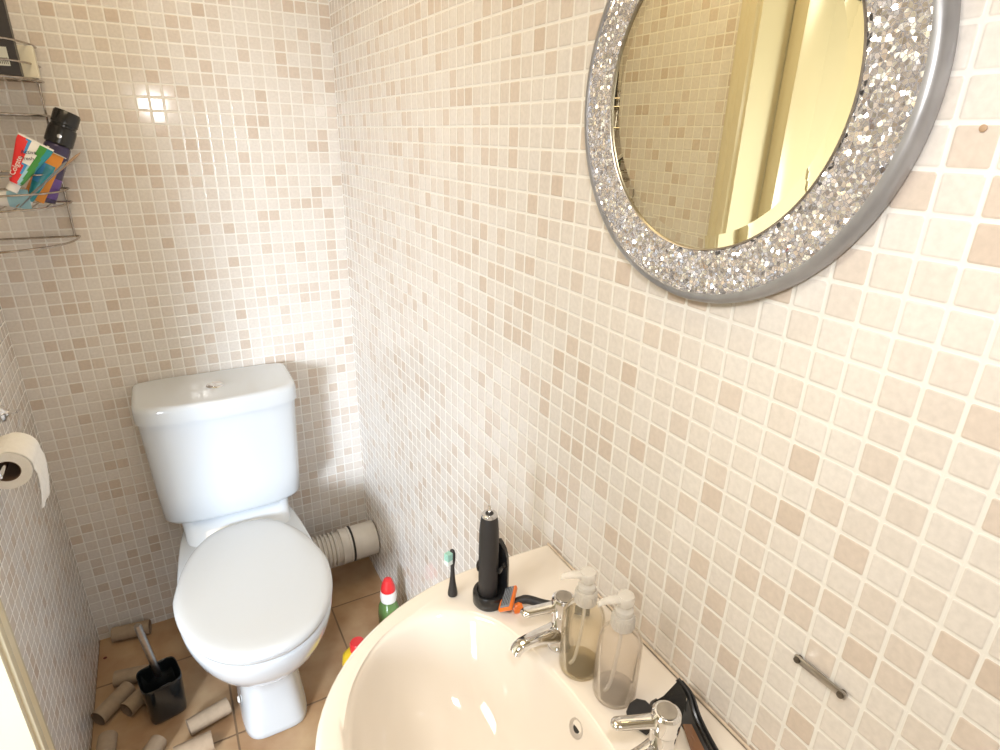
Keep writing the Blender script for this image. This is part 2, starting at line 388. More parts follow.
# built in local x
def pan_ring(z, hw, yf, yb, yc=-0.46, n=2.3, nb=2.6, taper=0.0):
    return superring(z, 0, yc, hw, yc-yf, n, 64, nb, yb-yc, taper)
bm = bmesh.new()
R_ = [pan_ring(0.000, .079, -.566, -.16, -.40, 4.5, 4.5), pan_ring(0.006, .083, -.572, -.155, -.40, 4.5, 4.5),
      pan_ring(0.02, .082, -.570, -.155, -.40, 4.5, 4.5), pan_ring(0.07, .077, -.561, -.15, -.40, 4.2, 4.2),
      pan_ring(0.14, .074, -.558, -.14, -.40, 3.6, 4.0), pan_ring(0.185, .076, -.566, -.13, -.41, 3.0, 3.6),
      pan_ring(0.215, .088, -.592, -.12, -.42, 2.6, 3.2, .05), pan_ring(0.245, .108, -.628, -.11, -.44, 2.4, 3.0, .12),
      pan_ring(0.28, .132, -.668, -.10, -.455, 2.25, 2.8, .2), pan_ring(0.315, .152, -.698, -.075, -.465, 2.2, 3.0, .16),
      pan_ring(0.35, .165, -.719, -.065, -.47, 2.2, 3.6, .12), pan_ring(0.38, .172, -.730, -.055, -.475, 2.2, 4.0, .13),
      pan_ring(0.400, .174, -.734, -.05, -.475, 2.2, 4.2, .145), pan_ring(0.409, .172, -.732, -.05, -.475, 2.2, 4.2, .145),
      pan_ring(0.412, .166, -.726, -.053, -.475, 2.2, 4.2, .145)]
loft(bm, R_)
obj('pan', bm, m_china, toilet, angle=60)
# plinth rising to the cistern
bm = bmesh.new()
def rrect(z, hw, y0, y1, n=6, N=64, bow=0.0, cx=0):
    yc = (y0+y1)/2; pts = []
    for p in superring(z, cx, yc, hw, (y1-y0)/2, n, N):
        if bow and p.y < yc: p.y -= bow*(1-((p.x-cx)/hw)**2)*((yc-p.y)/((y1-y0)/2))
        pts.append(p)
    return pts
loft(bm, [rrect(.385, .130, -.280, -.06, 5), rrect(.409, .136, -.270, -.055, 6), rrect(.416, .138, -.250, -.05, 6), rrect(.430, .139, -.230, -.05, 6),
          rrect(.444, .141, -.214, -.045, 6), rrect(.456, .145, -.206, -.04, 6)])
obj('cistern_plinth', bm, m_china, toilet, angle=60)
# side screw cap of the foot
bm = bmesh.new(); lathe(bm, [(0.009, 0), (0.009, 0.003), (0.006, 0.005)], 16, (-.079, -.47, .06), rot=Matrix.Rotation(-PI/2, 3, 'Y')); obj('screw_cap', bm, m_white, toilet)
# seat and lid
def lid_ring(z, s, d=0.0):
    return superring(z, 0, -.485, .1765-s, .257-s, 2.15, 72, 2.7, .250-s, .24)
bm = bmesh.new(); loft(bm, [lid_ring(.4125, .010), lid_ring(.4145, .006), lid_ring(.422, .005), lid_ring(.4245, .009)]); obj('seat', bm, m_seat, toilet, angle=60)
bm = bmesh.new()
loft(bm, [lid_ring(.4272, .012), lid_ring(.4272, .004), lid_ring(.4285, .000), lid_ring(.433, .000), lid_ring(.438, .0015), lid_ring(.4425, .006), lid_ring(.4455, .014),
          lid_ring(.447, .025), lid_ring(.4475, .05), lid_ring(.448, .10)]); obj('lid', bm, m_seat, toilet, angle=60)
# cistern body
bm = bmesh.new()
loft(bm, [rrect(.4565, .146, -.186, -.030, 5, 96, .012), rrect(.458, .161, -.198, -.020, 5.5, 96, .014), rrect(.464, .173, -.206, -.014, 6, 96, .016), rrect(.476, .179, -.210, -.010, 7, 96, .018),
          rrect(.55, .183, -.208, -.008, 8, 96, .020), rrect(.66, .188, -.205, -.006, 8, 96, .022), rrect(.762, .193, -.203, -.005, 8, 96, .024)])
obj('cistern', bm, m_china, toilet, angle=50)
# cistern lid, dished between two raised ends
def lid2(z, e): return rrect(z, .198-e, -.209+e, -.004-e*.2, 8, 96, .026)
bm = bmesh.new()
Lr = [lid2(.7625, .004), lid2(.7635, .0), lid2(.795, .0), lid2(.803, .002), lid2(.808, .007), lid2(.809, .014), lid2(.8085, .022), lid2(.808, .05), lid2(.808, .085)]
for k, r in enumerate(Lr):
    if k >= 3:
        for p in r:
            t_ = max(0, abs(p.x)/.198-.80)/.20
            p.z += .007*t_*t_*(1 if k < 7 else 0) * (0.4+0.6*max(0, min(1, (p.y+.2)/.19)))
loft(bm, Lr); obj('cistern_lid', bm, m_china, toilet, angle=50)
bm = bmesh.new()
lathe(bm, [(.0215, .807), (.0225, .8095), (.0205, .812), (.019, .8115)], 32, (0, -.118, 0)); 
fb = obj('flush_button', bm, m_chrome, toilet)
bm = bmesh.new(); prism(bm, [Vector((.0165*math.cos(a), -.118+.0165*math.sin(a)-0.0, .8112)) for a in [PI*i/16+PI/2+.08 for i in range(0, 16)]], (0, 0, .003)); obj('small_flush_button', bm, m_chrome, fb)
bm = bmesh.new(); prism(bm, [Vector((.0165*math.cos(a)+.001, -.118+.0165*math.sin(a), .8112)) for a in [PI*i/16-PI/2+.08 for i in range(0, 16)]], (0, 0, .002)); obj('large_flush_button', bm, m_chrome, fb)

# ---------------------------------------------------------------- soil pipe behind the pan
PK = .92
pipe = thing('waste_pipe', 'pale corrugated waste pipe running from behind the toilet into the wall corner', 'pipe', (0, -.105, .163))
bm = bmesh.new(); prof = []
x = 0.0; L0 = .162
prof.append((.050, 0))
k = 0
while x < L0-.012:
    prof += [(.053, x+.001), (.0605, x+.0035), (.0605, x+.0085), (.053, x+.011)]; x += .0125
prof += [(.055, L0)]
ry = Matrix.Rotation(PI/2, 3, 'Y')
lathe(bm, prof, 40, (-.285, 0, 0), rot=ry); obj('corrugated_hose', bm, m_pipe, pipe, angle=50)
bm = bmesh.new(); lathe(bm, [(.056, 0), (.063, .001), (.0635, .004), (.0615, .008), (.0615, .026), (.064, .029), (.064, .034), (.056, .036)], 40, (-.124, 0, 0), rot=ry); obj('collar', bm, m_pipe, pipe)
bm = bmesh.new(); lathe(bm, [(.056, 0), (.0645, 0), (.0645, .005), (.056, .005)], 40, (-.088, 0, 0), rot=ry); obj('rubber_seal', bm, m_rub, pipe)
bm = bmesh.new(); lathe(bm, [(.052, 0), (.061, 0), (.062, .012), (.062, .078), (.05, .0825)], 40, (-.083, 0, 0), rot=ry); obj('socket', bm, m_pipe, pipe)
pipe.scale = (1, PK, PK)

# ---------------------------------------------------------------- basin
BY = -1.397; ZB = 0.829
basin = thing('wash_basin', 'ivory D-shaped wash basin fixed to the right hand tiled wall', 'basin', (0, BY, 0))
NB = 96
def poly_resample(P, n):
    P = spline([(a, b, 0) for a, b in P], 12); L_ = [0]
    for a, b in zip(P, P[1:]): L_.append(L_[-1]+(b-a).length)
    out = []; k = 0
    for i in range(n):
        t = L_[-1]*i/(n-1)
        while k < len(L_)-2 and L_[k+1] < t: k += 1
        out.append(P[k].lerp(P[k+1], (t-L_[k])/max(1e-9, L_[k+1]-L_[k])))
    return out
half_o = [(-.0015, .279), (-.05, .281), (-.10, .2835), (-.14, .285), (-.178, .283), (-.222, .275), (-.278, .256), (-.334, .224), (-.376, .186), (-.407, .142), (-.424, .098), (-.434, .048), (-.437, 0)]
half_i = [(-.182, .199), (-.222, .222), (-.260, .228), (-.305, .215), (-.340, .189), (-.369, .149), (-.388, .100), (-.398, .05), (-.402, 0)]
half_b = [(-.182, .199), (-.158, .165), (-.143, .11), (-.136, .05), (-.134, 0)]
NF, NK = 72, 28           # points round the front arc, along the back
mir_ = lambda P: P + [(a, -b) for a, b in P[-2::-1]]
OUT = poly_resample(mir_(half_o), NF+1)[:-1] + [Vector((-.0015, -.279+.558*k/NK, 0)) for k in range(NK)]
INN = poly_resample(mir_(half_i), NF+1)[:-1] + poly_resample([(a, -b) for a, b in half_b] + half_b[-2::-1], NK+1)[:-1]
NB = NF+NK
OC, IC = Vector((-.20, 0, 0)), Vector((-.266, 0, 0))
def inset(P, d):
    out = []
    for i, p in enumerate(P):
        t = (P[(i+1) % len(P)]-P[i-1]); n_ = Vector((-t.y, t.x, 0)).normalized(); out.append(p+n_*d)
    return out
def mixring(z, f, sc=0.0, k=1.0, ky=None, dx=0.0):
    """f: 0 outer outline .. 1 inner outline; sc insets the outer one, k scales the inner one"""
    O_ = []
    for p in OUT:
        d_ = p-OC; L_ = d_.length; q_ = OC+d_*((L_-sc)/L_); q_.x = min(q_.x, -.0015); O_.append(q_)
    out = []
    for i in range(NB):
        n_ = INN[i]-IC; n_ = Vector((n_.x*k, n_.y*(ky or k), 0))+IC+Vector((dx, 0, 0))
        p = O_[i].lerp(n_, f); p.z = z; out.append(p)
    return out
bm = bmesh.new()
rings = [mixring(.60, 1, k=.5, ky=.45, dx=.08), mixring(.66, 1, k=.85, ky=.7, dx=.05), mixring(.71, .8, .03, k=.95, ky=.9, dx=.02), mixring(.755, .3, .02),
         mixring(.785, .08, .012), mixring(.797, 0, .006), mixring(.812, 0, .001), mixring(.820, 0, .000), mixring(.8255, 0, .0015), mixring(ZB-.0008, 0, .005), mixring(ZB, 0, .009),
         mixring(ZB, .5, .009), mixring(ZB, .85, .009), mixring(ZB-.0004, 1, k=1.02), mixring(ZB-.0018, 1), mixring(ZB-.006, 1, k=.975), mixring(ZB-.014, 1, k=.955),
         mixring(ZB-.03, 1, k=.92), mixring(ZB-.06, 1, k=.835), mixring(ZB-.09, 1, k=.69, dx=.004),
         mixring(ZB-.113, 1, k=.50, dx=.010), mixring(ZB-.125, 1, k=.30, dx=.015), mixring(ZB-.130, 1, k=.17, ky=.10, dx=.019), mixring(ZB-.136, 1, k=.14, ky=.08, dx=.019)]
loft(bm, rings); bowl = obj('basin_bowl', bm, m_ivory, basin, angle=70)
bm = bmesh.new(); lathe(bm, [(.012, .695), (.021, .7035), (.0225, .7045), (.0225, .702), (.018, .696)], 24, (-.247, 0, 0)); obj('drain_ring', bm, m_chrome, basin)
bm = bmesh.new()
ov = frame_to((0, 0, 0), (-.93, 0, .37)); lathe(bm, [(.0055, 0), (.010, .0015), (.0115, .0015), (.0115, -.002)], 24, (-.1430, 0, ZB-.026), rot=ov); obj('overflow_ring', bm, m_chrome, basin)
bm = bmesh.new(); lathe(bm, [(.0055, .0003), (.0001, .0003)], 16, (-.1430, 0, ZB-.026), rot=ov, cap0=False, cap1=False); lathe(bm, [(.0055, -.001), (.0055, .0005)], 16, (-.1430, 0, ZB-.026), rot=ov); obj('overflow_hole', bm, m_rub, basin)
bm = bmesh.new()
loft(bm, [superring(z, -.17, 0, a, b, 2.4, 40) for z, a, b in ((0, .10, .12), (.01, .105, .125), (.05, .09, .105), (.3, .075, .085), (.55, .085, .10), (.64, .11, .13))]); obj('pedestal', bm, m_ivory, basin)
bm = bmesh.new(); tube(bm, [(-.003, -.276, ZB+.0005), (-.003, 0, ZB+.0005), (-.003, .276, ZB+.0005)], .002, 8); obj('sealant_bead', bm, m_seal, basin)

# ---------------------------------------------------------------- taps
def tap(x, y, lev, label):
    t = thing('basin_tap', label, 'tap', (x, y, ZB), group='chrome taps on the basin')
    b = bmesh.new()
    lathe(b, [(.0175, 0.0003), (.0185, .003), (.0175, .006), (.0155, .009), (.0142, .016), (.0137, .034), (.0134, .052), (.0120, .054)], 28)
    obj('tap_body', b, m_chrome, t)
    # chunky spout running toward the bowl
    b = bmesh.new(); rings = []
    P = [(-.002, .024, .0120, .0150), (-.018, .026, .0105, .0110), (-.034, .0285, .0095, .0080), (-.050, .0290, .0090, .0066), (-.060, .0280, .0088, .0062), (-.0665, .0250, .0086, .0060), (-.0700, .0195, .0084, .0058)]
    for i, (px_, pz_, hw, hh) in enumerate(P):
        tan = Vector((P[min(i+1, len(P)-1)][0]-P[max(i-1, 0)][0], 0, P[min(i+1, len(P)-1)][1]-P[max(i-1, 0)][1])).normalized()
        nrm = Vector((-tan.z, 0, tan.x)); ring = []
        for j in range(20):
            a = 2*PI*j/20
            ring.append(Vector((px_, 0, pz_))+Vector((0, 1, 0))*spow(math.cos(a), 2/3.2)*hw+nrm*spow(math.sin(a), 2/3.2)*hh)
        rings.append(ring)
    loft(b, rings); obj('spout', b, m_chrome, t, angle=50)
    b = bmesh.new()
    lathe(b, [(.0125, .053), (.0150, .055), (.0155, .060), (.0155, .073), (.0148, .0765), (.0125, .0785), (.004, .079)], 28)
    hd_ = obj('tap_head', b, m_chrome, t)
    d = Vector((lev[0], lev[1], 0)); d.normalize(); n_ = Vector((-d.y, d.x, 0)); b = bmesh.new(); rings = []
    for q_, hw, hh in ((.008, .0085, .0052), (.020, .0078, .0048), (.034, .0075, .0044), (.046, .0078, .0042), (.052, .0072, .0038), (.0555, .0050, .0028), (.057, .002, .0012)):
        rings.append([d*q_+n_*spow(math.cos(2*PI*j/16), 2/2.6)*hw+Vector((0, 0, .0655-.06*max(0, q_-.008)+spow(math.sin(2*PI*j/16), 2/2.6)*hh)) for j in range(16)])
    loft(b, rings); obj('tap_lever', b, m_chrome, t, angle=50)
    b = bmesh.new(); lathe(b, [(.0001, .079), (.0105, .0791), (.0105, .0797), (.0001, .0799)], 24, cap0=False, cap1=False); obj('tap_cap_disc', b, m_steel, hd_)
    return t
tap(-.104, -1.303, (-.047, .013), 'chrome lever tap beside the razor, behind the two clear bottles')
tap(-.104, -1.487, (-.049, .024), 'chrome lever tap beside the dark glasses, cut by the bottom edge')

# ---------------------------------------------------------------- pump bottles
def pump_bottle(x, y, rz, m_fill, fill_h, label, tall=0.0, m_body=None):
    PB = .82
    t = thing('pump_bottle', label, 'bottle', (x, y, ZB), (0, 0, rz), group='clear pump bottles on the basin')
    b = bmesh.new(); h = tall
    outer = [(.021, .0005), (.0245, .003), (.026, .008), (.026, .078+h), (.0255, .086+h), (.0235, .094+h), (.0185, .101+h), (.0125, .105+h), (.0105, .107+h), (.0105, .116+h)]
    inner = [(.0094, .116+h), (.0094, .106+h), (.0170, .0995+h), (.022, .093+h), (.0245, .084+h), (.0247, .010), (.0235, .005), (.019, .003), (.002, .0028)]
    lathe(b, outer+inner, 36); obj('bottle_body', b, m_body, t)
    b = bmesh.new(); lathe(b, [(.0185, .0033), (.0232, .0055), (.0244, .010), (.0244, fill_h), (.0015, fill_h)], 36); obj('liquid', b, m_fill, t)
    b = bmesh.new(); lathe(b, [(.0107, .107+h), (.0130, .108+h), (.0130, .124+h), (.0120, .126+h), (.011, .1265+h)], 32)
    for i in range(28):
        a = 2*PI*i/28; box(b, (.0132*math.cos(a), .0132*math.sin(a), .116+h), (.0008, .0012, .014), rot=None)
    obj('collar', b, m_milky, t)
    b = bmesh.new(); lathe(b, [(.0100, .126+h), (.0110, .128+h), (.0105, .133+h), (.008, .135+h), (.005, .1355+h), (.005, .140+h), (.0095, .1405+h), (.0102, .144+h), (.0102, .150+h), (.009, .1525+h), (.003, .153+h)], 28)
    rings = []
    for q_, zz, hw, hh in ((-.004, .147, .007, .0048), (.009, .1475, .0065, .0046), (.020, .1475, .0052, .004), (.028, .1455, .0042, .0034), (.032, .1425, .0034, .003)):
        rings.append([Vector((q_, hw*math.cos(2*PI*j/14), zz+h+hh*math.sin(2*PI*j/14))) for j in range(14)])
    loft(b, rings); obj('pump_head', b, m_milky, t)
    b = bmesh.new(); tube(b, spline([(0, 0, .128+h), (.001, 0, .07), (.006, 0, .02), (.012, 0, .006)], 6), .0022, 8); obj('dip_tube', b, m_milky, t)
    return t
pump_bottle(-.104, -1.345, math.radians(152), m_amber, .007, 'clear pump bottle with yellowish residue, nearer the rear tap', -.002, clear_mat('clear_plastic_amber', (0.975, 0.955, 0.915), body=0.08, bodycol=(0.84, 0.75, 0.58)))
pump_bottle(-.090, -1.396, math.radians(160), m_cloudy, .008, 'clear pump bottle with cloudy residue, nearer the front tap', -.002, clear_mat('clear_plastic_cloudy', (0.97, 0.955, 0.935), body=0.13, bodycol=(0.82, 0.74, 0.66)))

# ---------------------------------------------------------------- toothbrush handle, charger, brush head
ch = thing('charger_stand', 'black round charging stand holding the electric toothbrush', 'charger', (-.150, -1.190, ZB))
b = bmesh.new(); lathe(b, [(.0225, .0004), (.0235, .002), (.0238, .018), (.0225, .021), (.020, .0215), (.0175, .0205), (.0170, .014), (.001, .0138)], 36); obj('charger_base', b, m_black, ch)
b = bmesh.new()
dirb = Vector((.93, .36, 0)).normalized(); nb_ = Vector((-dirb.y, dirb.x, 0)); rings = []
for zz, hw in ((.004, .020), (.03, .0205), (.06, .020), (.075, .018), (.086, .014), (.093, .008), (.0955, .002)):
    rings.append([dirb*(.0195+.0045*math.cos(a)+ (-.004 if abs(math.sin(a)) > .9 else 0))+nb_*hw*math.sin(a)+Vector((0, 0, zz)) for a in [2*PI*i/24 for i in range(24)]])
loft(b, rings); obj('charger_back', b, m_black, ch)
b = bmesh.new()
pts = [dirb*(.018)+nb_*.0165+Vector((0, 0, .062))] + [Vector((.0172*math.cos(a), .0172*math.sin(a), .062)) for a in [math.atan2(dirb.y, dirb.x)+.9+i*.35 for i in range(6)]]
tube(b, spline(pts, 3), .0022, 8, flat=2.2); 
pts = [dirb*(.018)-nb_*.0165+Vector((0, 0, .062))] + [Vector((.0172*math.cos(a), .0172*math.sin(a), .062)) for a in [math.atan2(dirb.y, dirb.x)-.9-i*.35 for i in range(3)]]
tube(b, spline(pts, 3), .0022, 8, flat=2.2); obj('holding_clip', b, m_black, ch)
tb = thing('electric_toothbrush_handle', 'black electric toothbrush handle without its head, standing in the charger', 'toothbrush', (-.1535, -1.192, ZB+.0142))
b = bmesh.new(); lathe(b, [(.0115, 0), (.0132, .003), (.0138, .03), (.0140, .08), (.0135, .110), (.0122, .125), (.0108, .133), (.0105, .134)], 32); obj('handle_body', b, m_blackm, tb)
b = bmesh.new(); lathe(b, [(.0107, .1335), (.0110, .135), (.0103, .1372), (.0090, .138), (.006, .1378)], 32); obj('silver_collar', b, m_silverp, tb)
b = bmesh.new(); lathe(b, [(.0055, .137), (.0055, .1385), (.0042, .139), (.001, .139)], 20); obj('dark_ring', b, m_blackm, tb)
b = bmesh.new(); lathe(b, [(.0022, .138), (.0020, .150), (.0012, .1508)], 14); obj('metal_shaft', b, m_chrome, tb)

BHS = 0.9
bh = thing('toothbrush_head', 'loose black toothbrush head with mint bristles standing on the basin rim', 'toothbrush head', (-.1915, -1.155, ZB+.0004))
b = bmesh.new(); lathe(b, [(.0058, 0), (.0070, .001), (.0072, .005), (.0060, .014), (.0045, .026), (.0034, .040), (.0028, .055), (.0028, .060)], 20)
b2 = [[Vector((.0030*k*math.cos(a), .0042*k*math.sin(a)*1.0, z)) for a in [2*PI*i/16 for i in range(16)]] for z, k in ((.058, .9), (.064, 1.1), (.072, 1.35), (.082, 1.35), (.087, 1.0), (.089, .4))]
loft(b, b2); obj('head_stem', b, m_blackm, bh)
fd = Vector((-.93, -.30, 0)).normalized(); sd = Vector((-fd.y, fd.x, 0))
def tuft(z0, z1, m_, nm):
    b = bmesh.new()
    for iz in range(4):
        for iy in range(4):
            z = z0+(z1-z0)*(iz+.5)/4; s_ = (iy-1.5)*.0022
            r = Matrix((fd, sd, Vector((0, 0, 1)))).transposed()
            box(b, fd*.0075+sd*s_+Vector((0, 0, z)), (.0092, .0019, (z1-z0)/4*.85), .0004, 1, rot=r)
    obj(nm, b, m_, bh)
tuft(.0655, .0735, m_whitebr, 'white_bristles'); tuft(.0735, .0865, m_mint, 'mint_bristles')
bh.scale = (1, 1, BHS)

# ---------------------------------------------------------------- razor
rz = thing('razor', 'black and orange cartridge razor lying on the basin by the rear tap', 'razor', (-.128, -1.212, ZB+.002))
hx = Vector((.043, .050, .004)).normalized()     # long axis of the cartridge
fz = Vector((-.38, .18, .85)); fz = (fz-hx*fz.dot(hx)).normalized(); sz = hx.cross(fz)
RM = Matrix((hx, sz, fz)).transposed()
cc = Vector((-.006, -.004, .016))
b = bmesh.new(); box(b, cc, (.043, .021, .006), .002, 2, rot=RM); obj('cartridge', b, m_orange, rz)
b = bmesh.new(); box(b, cc+fz*.0030, (.038, .014, .003), .0008, 1, rot=RM); ca = obj('cartridge_face', b, m_grey, rz)
b = bmesh.new()
for i in range(5): box(b, cc+fz*.0047+sz*((i-2)*.0026), (.034, .0010, .0008), rot=RM)
obj('blades', b, m_silverp, ca)
b = bmesh.new(); box(b, cc-fz*.0075, (.018, .013, .012), .004, 3, rot=RM); obj('pivot_neck', b, m_grey, rz)
hp = spline([cc-fz*.010, (.018, -.012, .011), (.038, -.028, .0075), (.062, -.048, .006), (.088, -.070, .006)], 8)
b = bmesh.new(); tube(b, hp, [.0062*(1 if i > 6 else .9) for i in range(len(hp))], 12); obj('handle', b, m_blackm, rz)
b = bmesh.new(); lathe(b, [(.0085, -.004), (.0098, -.001), (.0098, .006), (.007, .010)], 18, cc-fz*.016+Vector((.003, -.002, 0)), rot=frame_to((0, 0, 0), (hp[4]-hp[0]))); obj('orange_grip', b, m_orange, rz)

# ---------------------------------------------------------------- dark glasses behind the front tap
sg = thing('sunglasses', 'black folded sunglasses resting behind the front tap on the basin', 'sunglasses', (-.06, -1.47, ZB))
def plate(bm_, pts, th):
    P = [Vector(p) for p in pts]; n_ = (P[1]-P[0]).cross(P[2]-P[0]).normalized(); prism(bm_, P, n_*th)
b = bmesh.new()
plate(b, [(-.043, .035, .012), (-.043, .037, .016), (-.037, .039, .024), (-.029, .037, .029), (-.021, .031, .028), (-.017, .025, .023), (-.018, .018, .012), (-.024, .013, .004), (-.033, .013, .001), (-.040, .025, .004)], .0022)
obj('lens', b, m_blackm, sg)
b = bmesh.new()
plate(b, [(.003, .040, .004), (.014, .037, .010), (.024, .028, .039), (.022, .014, .032), (.014, .002, .004)], .0022)
obj('lens', b, m_black, sg)
b = bmesh.new(); plate(b, [(.004, -.004, .016), (.014, -.007, .013), (.009, -.034, .004), (-.004, -.030, .0015)], .002); obj('brown_insert', b, m_brownlens, sg)
b = bmesh.new(); plate(b, [(.010, .004, .002), (.024, .012, .030), (.019, -.003, .016), (.014, -.028, .0075), (.008, -.055, .002), (.000, -.050, .001)], .0016); obj('frame_panel', b, m_blackm, sg)
b = bmesh.new(); tube(b, spline([(.0235, .029, .040), (.026, .014, .031), (.021, -.004, .017), (.016, -.028, .008), (.009, -.060, .003)], 6), .0022, 8, flat=1.8); obj('temple_arm', b, m_black, sg)
b = bmesh.new(); tube(b, spline([(.0265, .026, .038), (.031, .012, .028), (.027, -.006, .015), (.022, -.030, .007), (.015, -.062, .003)], 6), .0018, 8, flat=1.8); obj('temple_arm', b, m_blackm, sg)
b = bmesh.new(); tube(b, spline([(-.019, .025, .020), (-.008, .034, .014), (.004, .038, .008)], 5), .0018, 8); obj('bridge', b, m_black, sg)

# ---------------------------------------------------------------- round mirror
MY, MZ = -1.348, 1.491
mir = thing('round_mirror', 'round mirror with a sparkling mosaic glass frame and silver edge', 'mirror', (0, MY, MZ))
rx = Matrix.Rotation(-PI/2, 3, 'Y')   # z -> -x
b = bmesh.new(); lathe(b, [(.182, .0012), (.1905, .0012), (.1925, .005), (.1925, .013), (.1905, .0175), (.187, .0200), (.1835, .0200), (.182, .017)], 128, rot=rx, cap0=False, cap1=False)
obj('outer_rim', b, m_rim, mir, angle=60)
b = bmesh.new(); lathe(b, [(.1828, .0185), (.178, .0198), (.146, .0198), (.1405, .0185)], 128, rot=rx, cap0=False, cap1=False)
obj('mosaic_frame', b, shard_mat(), mir)
b = bmesh.new(); lathe(b, [(.1415, .0190), (.1405, .0202), (.1395, .0195), (.1390, .0170)], 128, rot=rx, cap0=False, cap1=False); obj('inner_rim', b, m_steel, mir)
b = bmesh.new(); lathe(b, [(.1395, .0176), (.127, .0182)], 128, rot=rx, cap0=False, cap1=False)
lathe(b, [(.127, .0182), (.0001, .0182)], 128, rot=rx, cap0=False, cap1=False); obj('mirror_glass', b, m_mirror, mir, smooth=False)
b = bmesh.new(); lathe(b, [(.186, .0008), (.186, .012)], 96, rot=rx); obj('backing_board', b, m_blackm, mir)

# ---------------------------------------------------------------- remains of a wall fitting and a wall plug
st = thing('wall_bar', 'small metal bar with two screws fixed low on the tiles right of the basin', 'wall fitting', (0, -1.5695, .986))
b = bmesh.new(); box(b, (-.0045, 0, 0), (.0035, .052, .0075), .0012); obj('bar', b, m_steel, st)
for s_ in (-1, 1):
    b = bmesh.new(); lathe(b, [(.0030, .001), (.0034, .0065), (.0030, .0078), (.0015, .0082)], 18, (0, s_*.0220, 0), rot=rx); obj('screw_end', b, m_fob, st)
b = bmesh.new(); lathe(b, [(.0022, .0), (.0024, .0014), (.001, .0018)], 12, rot=rx)
pl = tag(obj('wall_plug', b, m_tan), 'tiny brown plug in the tiles right of the round mirror', 'wall plug'); pl.location = (0, -1.567, 1.462)

# ---------------------------------------------------------------- toilet brush and holder
hold = thing('brush_holder', 'black glossy square toilet brush holder on the floor left of the toilet', 'brush holder', (-.669, -.352, 0), (0, 0, math.radians(12)))
b = bmesh.new(); sq = lambda z, a, n=5: superring(z*1.1, 0, 0, a*1.06, a*1.06, n, 48)
loft(b, [sq(.0005, .036), sq(.003, .040), (sq(.012, .0415)), sq(.06, .0435), sq(.105, .0450), sq(.110, .0452), sq(.1115, .0445), sq(.110, .0425), sq(.100, .0420), sq(.02, .0385), sq(.012, .034)])
obj('pot', b, m_blackg, hold, angle=50)
tbz = thing('toilet_brush', 'toilet brush with brushed metal handle leaning in the black holder', 'toilet brush', (-.668, -.345, .014))
ha = Vector((.004, .004, .020)); hbb = Vector((-.022, .012, .268))
b = bmesh.new(); tube(b, [ha.lerp(hbb, t) for t in (.3, .5, .97, 1)], [.0088, .0088, .0088, .0075], 16); obj('brush_handle', b, m_steel, tbz)
b = bmesh.new(); bmesh.ops.create_uvsphere(b, u_segments=20, v_segments=12, radius=.028); bmesh.ops.scale(b, vec=(1, 1, .95), verts=b.verts[:]); bmesh.ops.translate(b, vec=(.004, .004, .020), verts=b.verts[:])
rnd = random.Random(3)
for v_ in b.verts: v_.co += Vector((rnd.uniform(-1, 1), rnd.uniform(-1, 1), rnd.uniform(-1, 1)))*.0025
obj('bristle_head', b, m_grey, tbz)

# ---------------------------------------------------------------- cardboard tubes
def card_tube(x, y, ang, label, L_=.10, r=.0215, tiltz=0.0, squash=1.0, z=None, upright=False):
    t = bpy.data.objects.new('cardboard_tube', None)
    n = 32; bm_ = bmesh.new(); rings = []
    for (rr, q_) in ((r, -L_/2), (r, L_/2), (r-.0011, L_/2), (r-.0011, -L_/2), (r, -L_/2)):
        rings.append([Vector((q_, rr*math.cos(2*PI*j/n)*(2-squash), rr*math.sin(2*PI*j/n)*squash)) for j in range(n)])
    loft(bm_, rings[:3], True, False, False, 0)
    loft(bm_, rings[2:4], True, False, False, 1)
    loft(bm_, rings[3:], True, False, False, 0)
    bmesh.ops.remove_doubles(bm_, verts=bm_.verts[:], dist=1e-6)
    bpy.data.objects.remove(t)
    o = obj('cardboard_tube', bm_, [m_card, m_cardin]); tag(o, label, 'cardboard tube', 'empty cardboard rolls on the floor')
    o.rotation_euler = (0, tiltz, ang); o.location = (x, y, (r*squash+.0008) if z is None else z)
    if upright: o.rotation_euler = (0, PI/2, ang); o.location.z = L_/2+.001
    return o
card_tube(-.752, -.028, math.radians(-8), 'cardboard tube lying along the foot of the back wall')
card_tube(-.790, -.290, math.radians(47), 'cardboard tube lying against the left wall, beside the black holder')
card_tube(-.729, -.303, math.radians(42), 'cardboard tube half hidden behind the black brush holder', .085)
card_tube(-.572, -.452, math.radians(14), 'pale cardboard tube lying between the black holder and the toilet foot')
card_tube(-.612, -.532, math.radians(4), 'cardboard tube with open end facing right, at the bottom edge', .085, .0235)
card_tube(-.716, -.508, math.radians(55), 'cardboard tube cut by the bottom edge, left of the open-ended one', .10)
card_tube(-.803, -.445, math.radians(86), 'cardboard tube at the left wall, cut by the bottom edge', .10)
card_tube(-.748, -.215, math.radians(-12), 'cardboard tube lying in shade behind the black brush holder', .085)

